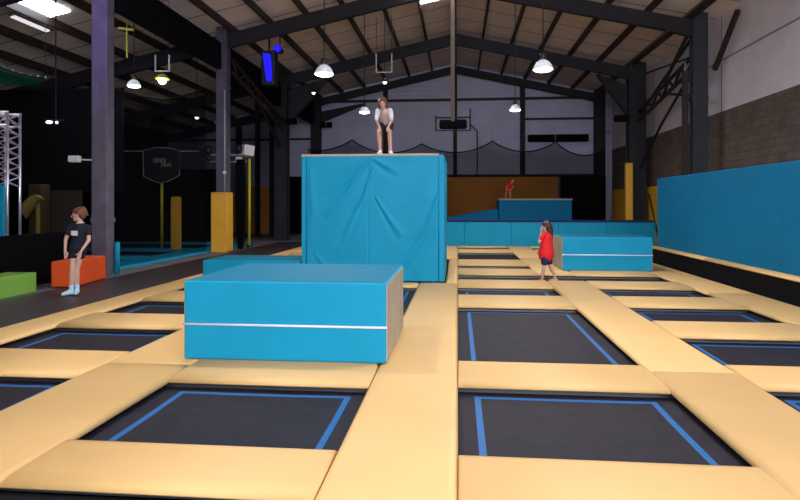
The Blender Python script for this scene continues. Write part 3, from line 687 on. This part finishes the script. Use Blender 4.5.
# hoop seen edge on, white housing
t = thing('pole_projector', 'white box projector with round lens on a thin yellow pole', 'projector', (-7.6, 21.2, -.02))
MB().tube([(-7.52, 21.1, -.02), (-7.52, 21.1, 3.2)], .05, 10).build('pole', M['yellowpole'], t)
bx = MB().bbox(-.2, .2, -.24, .24, -.19, .19, .03, 2).build('housing', M['whitep'], t)
bx.location = (-7.62, 21.1, 3.48); bx.rotation_euler = (.0, .12, .75); bx.matrix_parent_inverse = Matrix.Translation(-t.location)
MB().tube([(-7.95, 20.95, 3.55), (-7.78, 21.05, 3.52)], .17, 16).build('lens', M['dark'], t)
MB().bbox(-7.98, -7.78, 20.95, 21.15, 3.02, 3.26, .03).build('base_unit', M['whitep'], t)
MB().tube([(-8.95, 21.0, 3.33), (-7.7, 21.05, 3.33)], .025, 8).tube([(-8.95, 21.0, 3.08), (-7.6, 21.05, 3.08)], .022, 8).build('arm', M['cable'], t)
MB().ball((-9.0, 21.0, 3.5), .17, (.8, 1, 1.1)).ball((-9.0, 21.0, 3.2), .1).ball((-9.16, 20.98, 3.42), .07, (1, 1, 2)).build('camera_head', M['dark'], t)
MB().tube([(-7.52, 21.1, -.018), (-7.52, 21.1, .06)], .12, 12).build('foot', M['dark'], t)
tag(MB().tube([(-14.5, 20.4, 3.46), (-9.3, 20.85, 3.46)], .018, 8).build('net_rail', M['cable']), 'thin grey rail across the dark left aisle', 'rail')
t = thing('hanging_ball', 'pale vertical cord with a white ball in front of the wide yellow pad', 'cord', (-7.6, 18.6, 3.2))
MB().tube([(-7.42, 18.55, 1.94), (-7.42, 18.55, 5.2)], .02, 6).build('cord', M['cable'], t)
MB().ball((-7.42, 18.52, 2.55), .06).build('ball', M['whitep'], t)
t = thing('safety_net', 'black safety net hung between the first and second left columns', 'net', (-8.15, 16, -.01))
b = MB(); pr = None; tp = []
for k in range(25):
    s_ = k/24; y = 12.9+5.8*s_; z = 4.3+1.0*s_-.35*math.sin(PI*s_)
    a, c2 = b.bm.verts.new((-8.12+.03*math.sin(k*1.3), y, z)), b.bm.verts.new((-8.12+.05*math.sin(k*.9), y, .04)); tp.append((-8.12+.03*math.sin(k*1.3), y, z))
    if pr: b.bm.faces.new((pr[0], a, c2, pr[1])).smooth = True
    pr = (a, c2)
b.build('netting', M['net'], t); MB().tube(tp, .02, 6).build('top_rope', M['rope'], t)
# gathered black curtain
b = MB(); n = 26; xs = []
for z, s_ in ((-.015, .4), (.5, .75), (1.4, .9), (2.0, 1.0), (2.7, .8), (3.1, .75)):
    xs.append([b.bm.verts.new((-7.52+.30*s_*(k/n-.5)*1.3, 20.2+.07*math.sin(k*1.7), z)) for k in range(n+1)])
for a, c2 in zip(xs, xs[1:]):
    for k in range(n): b.bm.faces.new((a[k], a[k+1], c2[k+1], c2[k])).smooth = True
cur = b.build('gathered_curtain', M['black']); so = cur.modifiers.new('s', 'SOLIDIFY'); so.thickness = .02
tag(cur, 'narrow gathered black curtain right of the wide yellow pad', 'curtain')
tag(MB().box(-15.8, -12.6, 24.0, 24.1, -.02, 3.8).build('black_drape', M['black']), 'black drape across the back of the side court, left part', 'drape')
tag(MB().box(-12.5, -9.8, 24.2, 24.3, -.02, 3.0).build('black_drape', M['black']), 'black drape behind the basketball hoop', 'drape')
tag(MB().box(-15.9, -9.6, 16.4, 16.5, 1.9, 4.9).build('black_drape', M['black']), 'black drape above the dim climbing corner', 'drape')

# truss tower with blue pad
t = thing('truss_tower', 'silver truss tower with blue padded foot at the left edge', 'truss', (-9.3, 11.5, -.02))
for i, (x, y) in enumerate(((-9.10, 11.35), (-9.42, 11.35), (-9.10, 11.7), (-9.42, 11.7))):
    MB().tube([(x, y, -.01), (x, y, 3.44)], .028, 8).build('upright', M['alu'], t)
zz = MB(); n = 14
for (xa, ya), (xb, yb) in (((-9.10, 11.35), (-9.42, 11.35)), ((-9.10, 11.35), (-9.10, 11.7)), ((-9.42, 11.7), (-9.10, 11.7)), ((-9.42, 11.35), (-9.42, 11.7))):
    for i in range(n):
        z0, z1 = 1.9+i*1.5/n, 1.9+(i+1)*1.5/n
        p, q = ((xa, ya), (xb, yb)) if i % 2 else ((xb, yb), (xa, ya))
        zz.tube([(p[0], p[1], z0), (q[0], q[1], z1)], .013, 6)
zz.build('lacing', M['alu'], t)
tb = MB()
for y, z in ((11.35, 3.42), (11.7, 3.42), (11.35, 3.16), (11.7, 3.16)): tb.tube([(-12.0, y, z), (-9.08, y, z)], .026, 8)
for i in range(16):
    x0 = -12+i*.18; z0, z1 = (3.16, 3.42) if i % 2 else (3.42, 3.16); tb.tube([(x0, 11.35, z0), (x0+.18, 11.35, z1)], .012, 6)
tb.build('top_beam', M['alu'], t)
MB().bbox(-10.6, -9.12, 11.26, 11.32, -.01, 1.94, .01).build('foot_pad', M['blue'], t)
# brown post and yellow sail
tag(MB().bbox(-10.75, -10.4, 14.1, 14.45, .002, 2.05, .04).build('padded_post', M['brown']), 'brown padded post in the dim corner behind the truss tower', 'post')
b = MB(); pr = None
for k in range(13):
    s_ = k/12; ang = .2+s_*1.3
    x, z = -10.30+.5*s_, 1.32+.42*math.sin(ang*1.15)-.05
    a, c2 = b.bm.verts.new((x, 13.2, z+.10*(1-.2*s_))), b.bm.verts.new((x+.03, 13.4, z-.15*(1-s_)-.02))
    if pr: b.bm.faces.new((pr[0], a, c2, pr[1])).smooth = True
    pr = (a, c2)
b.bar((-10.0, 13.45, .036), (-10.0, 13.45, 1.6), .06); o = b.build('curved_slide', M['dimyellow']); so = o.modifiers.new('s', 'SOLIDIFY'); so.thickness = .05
tag(o, 'small curved yellow shape beside the brown padded post', 'slide')
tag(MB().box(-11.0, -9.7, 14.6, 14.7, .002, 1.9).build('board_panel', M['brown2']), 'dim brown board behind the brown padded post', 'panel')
bpy.context.view_layer.update()
# green net with string lights
b = MB(); pr = None; pts = []
for k in range(17):
    s_ = k/16; x, y = -10.9+.1*s_, 12.6+2.2*s_
    z = 4.76+.02*s_-.10*math.sin(PI*s_)
    a, c2 = b.bm.verts.new((x, y, z+.18*(1-s_*.6))), b.bm.verts.new((x-.2, y+.1, z-.28+.22*s_)); pts.append((x, y, z+.18*(1-s_*.6)))
    if pr: b.bm.faces.new((pr[0], a, c2, pr[1])).smooth = True
    pr = (a, c2)
t = thing('green_canopy', 'dark green draped net with a string of tiny lights, upper left', 'canopy', (-10.8, 14, 4.6))
b.build('cloth', M['greennet'], t); MB().tube(pts, .015, 6).build('cord', M['rope'], t)
for k in range(0, 17, 2):
    x, y, z = pts[k]; MB().ball((x+.03, y-.02, z+.02), .022, sub=1).build('bulb', M['whitep'], t)
MB().tube([pts[0], (pts[0][0], pts[0][1], roof_z(pts[0][0])-.02)], .008).tube([pts[-1], (pts[-1][0], pts[-1][1], roof_z(pts[-1][0])-.02)], .008).build('hanger', M['rope'], t)

# ------------------------------------------------------------------ people
def V(*a): return Vector(a)
def remesh(o, vox, sm=4):
    r = o.modifiers.new('r', 'REMESH'); r.mode = 'VOXEL'; r.voxel_size = vox; r.use_smooth_shade = True
    s_ = o.modifiers.new('s', 'SMOOTH'); s_.factor = .5; s_.iterations = sm
def lerp(a, b, k): return tuple(a[i]+(b[i]-a[i])*k for i in range(3))
def hand(mb, wrist, d, side, s=1.0, curl=.5, palm_n=(0,-1,0)):
    """palm, four fingers bent at the knuckles and a thumb leaving the side of the palm"""
    d = Vector(d).normalized(); n = Vector(palm_n); n = (n-d*n.dot(d)).normalized(); x = d.cross(n).normalized()*side; w = Vector(wrist)
    kn = w+d*.075*s
    for k in range(4):
        off = x*(k-1.5)*.017*s
        mb.cone(w+x*(k-1.5)*.010*s, kn+off, .013*s, .011*s, 8)
        L = (.062, .070, .066, .050)[k]*s
        p1 = kn+off*1.1+(d*math.cos(curl*.6)+n*math.sin(curl*.6))*L*.5; p2 = p1+(d*math.cos(curl*1.5)+n*math.sin(curl*1.5))*L*.5
        mb.cone(kn+off, p1, .0085*s, .0078*s, 8); mb.cone(p1, p2, .0078*s, .0065*s, 8)
    a = w+d*.02*s-x*.018*s; b_ = a-x*.032*s+d*.028*s+n*.008*s; c_ = b_+d*.028*s-x*.004*s+n*.008*s
    mb.cone(a, b_, .011*s, .009*s, 8); mb.cone(b_, c_, .009*s, .007*s, 8)
def foot(mb, ankle, heading, s=1.0, grow=0.0):
    h = Vector(heading).normalized(); a = Vector(ankle)
    heel = V(a.x, a.y, .034*s)-h*.03*s; mid = V(a.x, a.y, .036*s)+h*.07*s; toe = V(a.x, a.y, .024*s)+h*.15*s
    heel.z += a.z-.075*s; mid.z += a.z-.075*s; toe.z += a.z-.075*s
    mb.cone(a, heel, .032*s+grow, .034*s+grow); mb.cone(heel, mid, .034*s+grow, .034*s+grow); mb.cone(mid, toe, .034*s+grow, .022*s+grow); mb.cone(a, mid, .030*s+grow, .030*s+grow)
def head(mb, c, face, s=1.0):
    """skull, jaw, nose and ears; face is the direction looked at"""
    f_ = Vector(face).normalized(); c = Vector(c)
    zax = V(0,0,1); zax = (zax - f_*zax.dot(f_)).normalized(); xax = f_.cross(zax)
    R = Matrix((xax, f_, zax)).transposed().to_4x4()
    mb.ball(c+zax*.018*s, .096*s, (.80, 1.0, .98), 3, R)
    mb.ball(c+f_*.022*s-zax*.042*s, .074*s, (.78, .88, .92), 3, R)
    mb.ball(c+f_*.060*s-zax*.090*s, .026*s, (1.1, .9, .8), 2, R)
    mb.cone(c+f_*.090*s+zax*.010*s, c+f_*.112*s-zax*.026*s, .008*s, .013*s, 8)
    for sd in (-1, 1): mb.ball(c+xax*.080*s*sd-zax*.008*s, .026*s, (.35, .7, 1.1), 2, R)
    return f_, xax, zax, R
def face_bits(root, c, ax, s):
    f_, x, z, R = ax; c = Vector(c)
    e = MB()
    for sd in (-1, 1): e.ball(c+f_*.083*s+x*.031*s*sd+z*.010*s, .0125*s, (1.1, .8, .7), 2, R)
    e.build('eyes', M['eye'], root, True)
    MB().ball(c+f_*.089*s-z*.056*s, .02*s, (1.1, .45, .35), 2, R).build('mouth', M['lips'], root, True)

def person(name_label, loc, J, s, skin, vox=.007, hands=None):
    root = None
    P = {k: V(*v)+V(*loc) for k, v in J.items()}
    b = MB()
    b.cone(P['pelvis'], P['belly'], .105*s, .095*s); b.cone(P['belly'], P['chest'], .095*s, .11*s)
    for sd in 'LR':
        b.cone(P['chest'], P['sho'+sd], .075*s, .045*s); b.cone(P['sho'+sd], P['elb'+sd], .042*s, .032*s); b.cone(P['elb'+sd], P['wri'+sd], .031*s, .021*s)
        b.cone(P['pelvis'], P['hip'+sd], .09*s, .082*s); b.cone(P['hip'+sd], P['kne'+sd], .078*s, .047*s)
        calf = P['kne'+sd].lerp(P['ank'+sd], .3); b.cone(P['kne'+sd], calf, .045*s, .050*s); b.cone(calf, P['ank'+sd], .048*s, .030*s)
        foot(b, P['ank'+sd], J['toe'+sd], s)
        d = P['wri'+sd]-P['elb'+sd]; hd = (hands or {}).get(sd, {})
        hand(b, P['wri'+sd], hd.get('d', d), 1 if sd == 'L' else -1, s*1.0, hd.get('curl', .5), hd.get('n', (0, -1, 0)))
    b.cone(P['chest'], P['neck'], .06*s, .045*s); b.cone(P['neck'], P['head'], .043*s, .043*s)
    ax = head(b, P['head'], J['face'], s)
    o = b.build('person', skin); remesh(o, vox, 3)
    o.location = (0, 0, 0)
    tag(o, name_label, 'person')
    face_bits(o, P['head'], ax, s)
    return o, P, ax
def cloth(o, name, mb, m, vox=.010, sm=6, label=None):
    c2 = mb.build(name, m, o); remesh(c2, vox, sm)
    if label: c2['label'] = label
    return c2
def torso(b, P, s, g, hem):
    b.cone(hem, P['belly'], .108*s+g, .10*s+g); b.cone(P['belly'], P['chest'], .10*s+g, .112*s+g)
    for sd in 'LR':
        b.cone(P['chest'], P['sho'+sd], .078*s+g, .050*s+g)
def sleeve(b, P, s, g, k):
    for sd in 'LR': b.cone(P['sho'+sd], P['sho'+sd].lerp(P['elb'+sd], k), .047*s+g, .046*s+g)

# girl on the track
J = dict(pelvis=(.03, .02, .82), belly=(.07, .02, .97), chest=(.08, .02, 1.14), neck=(.085, .01, 1.25), head=(.07, -.005, 1.37),
         shoL=(-.07, -.02, 1.155), elbL=(-.13, -.05, .95), wriL=(-.065, -.16, .765), shoR=(.215, .05, 1.15), elbR=(.25, .0, .94), wriR=(.19, -.13, .75),
         hipL=(-.02, .02, .78), hipR=(.09, .03, .78), kneL=(-.01, -.05, .46), kneR=(.035, .0, .46), ankL=(-.05, -.02, .095), ankR=(.0, .06, .095),
         toeL=(-.45, -1, 0), toeR=(.5, -1, 0), face=(-1, -.35, -.05))
GL = (-6.47, 9.6, -.004)
o, P, ax = person('girl in navy shirt and shorts standing on the black track', GL, J, .98, M['skinlit'], hands={'L': {'d': (.3, -.1, -1)}, 'R': {'d': (-.25, -.1, -1)}})
b = MB(); torso(b, P, .98, .008, P['pelvis']+V(0, 0, .02)); sleeve(b, P, .98, .010, .45); cloth(o, 'shirt', b, M['navy'])
b = MB()
b.cone(P['pelvis'], P['pelvis']+V(0, 0, .06), .118, .112)
for sd in 'LR': b.cone(P['hip'+sd], P['hip'+sd].lerp(P['kne'+sd], .30), .096, .088)
cloth(o, 'shorts', b, M['navy'])
for sd in 'LR':
    b = MB(); foot(b, P['ank'+sd], J['toe'+sd], .98, .006); b.cone(P['ank'+sd], P['ank'+sd]+(P['kne'+sd]-P['ank'+sd])*.22, .038, .040); cloth(o, 'sock', b, M['sock'], .008, 3)
cpr = MB().bbox(-.065, .065, -.004, .004, -.04, .04, .003, 1).build('shirt_print', M['whitecl'], o)
cpr.location = (P['chest'].x-.015, P['chest'].y-.130, P['chest'].z-.075); cpr.rotation_euler = (0, .03, -.12)
MB().tube([P['neck']+V(.06*math.cos(a/8*PI*2), .055*math.sin(a/8*PI*2), -.018+.01*math.sin(a)) for a in range(9)], .010, 6).build('collar', M['whitecl'], o)
h = P['head']; f_, x_, z_, R_ = ax
b = MB(); b.ball(h-f_*.022+z_*.035, .103, (.86, .95, .93), 3, R_); b.ball(h-f_*.06-z_*.01, .075, (1, .8, 1), 2, R_); b.ball(h-f_*.075+z_*.105, .042, (1, 1, .9)); b.cone(h-f_*.10+z_*.08, h-f_*.145-z_*.02, .028, .012); b.ball(h+f_*.01+z_*.052, .088, (.9, .95, .8), 3, R_)
cloth(o, 'hair', b, M['hairgold'], .009, 2)

# child on the tower, leaning on the knees
J = dict(pelvis=(.02, .20, .68), belly=(.02, .10, .78), chest=(.01, -.02, .90), neck=(0, -.07, .985), head=(-.01, -.13, 1.065),
         shoL=(-.12, -.03, .93), elbL=(-.155, -.08, .72), wriL=(-.075, -.14, .57), shoR=(.13, -.03, .93), elbR=(.165, -.08, .72), wriR=(.10, -.14, .57),
         hipL=(-.06, .17, .66), hipR=(.10, .17, .66), kneL=(-.10, -.07, .47), kneR=(.12, -.07, .47), ankL=(-.085, .02, .085), ankR=(.13, .02, .085),
         toeL=(-.25, -1, 0), toeR=(.35, -1, 0), face=(-.08, -1, -.25))
o, P, ax = person('child in white sleeves bending with hands on knees atop the tower', (-1.53, 12.4, TH+.028), J, .90, M['skin'], hands={'L': {'n': (0, .3, -1), 'd': (.1, -.5, -.7), 'curl': .9}, 'R': {'n': (0, .3, -1), 'd': (-.1, -.5, -.7), 'curl': .9}})
b = MB(); torso(b, P, .90, .006, P['pelvis']+V(0, -.02, .02)); cloth(o, 'shirt', b, M['tan'])
for sd in 'LR':
    b = MB(); b.cone(P['sho'+sd], P['sho'+sd].lerp(P['elb'+sd], .8), .058, .048); cloth(o, 'sleeve', b, M['whitecl'], label='white sleeve')
b = MB(); b.cone(P['pelvis'], P['pelvis']+V(0, -.02, .04), .105, .10)
for sd in 'LR': b.cone(P['hip'+sd], P['hip'+sd].lerp(P['kne'+sd], .66), .088, .068)
cloth(o, 'shorts', b, M['navy'])
b = MB()
for sd in 'LR':
    b = MB(); foot(b, P['ank'+sd], J['toe'+sd], .90, .006); b.cone(P['ank'+sd], P['ank'+sd]+V(0, 0, .03), .033, .033); cloth(o, 'sock', b, M['socks'], .008, 3)
h = P['head']; f_, x_, z_, R_ = ax; s_ = .90
b = MB(); b.ball(h-f_*.018*s_+z_*.050*s_, .108*s_, (.92, .98, .90), 3, R_)
for sd in (-1, 1): b.cone(h+x_*.074*s_*sd+z_*.05, h+x_*.088*s_*sd-z_*.09-f_*.02, .034, .026)
b.ball(h-f_*.06+z_*.0, .09, (1, .7, 1), 2, R_)
cloth(o, 'hair', b, M['hair'], .008, 1)

# child in red, walking away to the left
J = dict(pelvis=(0, 0, .68), belly=(0, 0, .80), chest=(0, 0, .96), neck=(0, 0, 1.08), head=(-.01, .0, 1.185),
         shoL=(-.08, -.10, 1.0), elbL=(-.17, -.14, .86), wriL=(-.125, -.10, 1.06), shoR=(.04, .11, 1.0), elbR=(.02, .17, .78), wriR=(-.10, .17, .66),
         hipL=(-.03, -.07, .64), hipR=(.03, .07, .64), kneL=(-.06, -.05, .38), kneR=(.07, .07, .38), ankL=(-.10, -.05, .078), ankR=(.20, .08, .085),
         toeL=(-1, -.1, 0), toeR=(-1, .35, 0), face=(-1, .25, -.05))
o, P, ax = person('child in a long red shirt walking on the wide trampoline', (1.84, 12.75, BZ-.005), dict(J), .86, M['skin'], hands={'L': {'d': (-.1, .1, 1), 'n': (.8, .3, 0), 'curl': .6}})
b = MB(); torso(b, P, .86, .018, P['pelvis']+V(0, 0, -.06)); b.cone(P['belly'], P['pelvis']+V(-.01, 0, -.085), .135, .165); b.cone(P['belly'], P['chest'], .125, .125)
sleeve(b, P, .86, .014, .5); cloth(o, 'shirt', b, M['red'])
b = MB()
for sd in 'LR': b.cone(P['hip'+sd]+V(0, 0, -.03), P['hip'+sd].lerp(P['kne'+sd], .78), .088, .074)
cloth(o, 'shorts', b, M['navyblue'])
h = P['head']; f_, x_, z_, R_ = ax; s_ = .86
b = MB(); b.ball(h-f_*.02*s_+z_*.035*s_, .108*s_, (.90, .95, .95), 3, R_)
b.ball(h+z_*.055*s_, .095*s_, (.92, 1.02, .85), 3, R_); b.cone(h-f_*.05, h-f_*.075-z_*.12, .082, .066); b.cone(h-f_*.075-z_*.12, h-f_*.10-z_*.22, .062, .035)
cloth(o, 'hair', b, M['hairdark'], .009, 2)

# tiny far child leaning
J = dict(pelvis=(-.05, .1, .42), belly=(-.02, .05, .53), chest=(.04, 0, .64), neck=(.09, 0, .72), head=(.14, -.02, .81),
         shoL=(-.06, -.02, .66), elbL=(-.14, -.08, .52), wriL=(-.10, -.14, .40), shoR=(.14, .02, .66), elbR=(.18, -.06, .52), wriR=(.06, -.14, .40),
         hipL=(-.10, .08, .40), hipR=(.02, .08, .40), kneL=(-.14, -.06, .24), kneR=(.04, -.06, .24), ankL=(-.15, .02, .06), ankR=(.04, .02, .06),
         toeL=(-.3, -1, 0), toeR=(.2, -1, 0), face=(.4, -1, -.2))
o, P, ax = person('small far child in red crouching on the blue platform', (2.3, 27.4, 1.79), J, .68, M['skin'], .010)
b = MB(); torso(b, P, .68, .010, P['pelvis']); sleeve(b, P, .68, .01, .6)
for sd in 'LR': b.cone(P['hip'+sd], P['hip'+sd].lerp(P['kne'+sd], .7), .07, .05)
cloth(o, 'red_outfit', b, M['red'], .012, 3)
h = P['head']; b = MB(); b.ball(h+V(0, .02, .025), .08, (.95, .95, .95)); cloth(o, 'hair', b, M['hairdark'], .01, 2)

# ------------------------------------------------------------------ world, camera
w = bpy.data.worlds.new('world'); bpy.context.scene.world = w; w.use_nodes = True
w.node_tree.nodes['Background'].inputs[0].default_value = (.5, .55, .8, 1); w.node_tree.nodes['Background'].inputs[1].default_value = .05
cam = bpy.data.cameras.new('camera'); co = bpy.data.objects.new('camera', cam); C.objects.link(co)
co.location = (0, 0, 1.55); co.rotation_euler = (PI/2, 0, math.atan(58/600))
cam.sensor_width = 36; cam.lens = 600*36/800; cam.shift_y = -46/800; cam.clip_end = 200
sc = bpy.context.scene; sc.camera = co
sc.view_settings.view_transform = 'Standard'; sc.view_settings.look = 'None'; sc.view_settings.gamma = 1; sc.view_settings.exposure = 0
sc.cycles.use_denoising = True
sc.cycles.sample_clamp_indirect = 6
sc.cycles.max_bounces = 8; sc.cycles.diffuse_bounces = 5
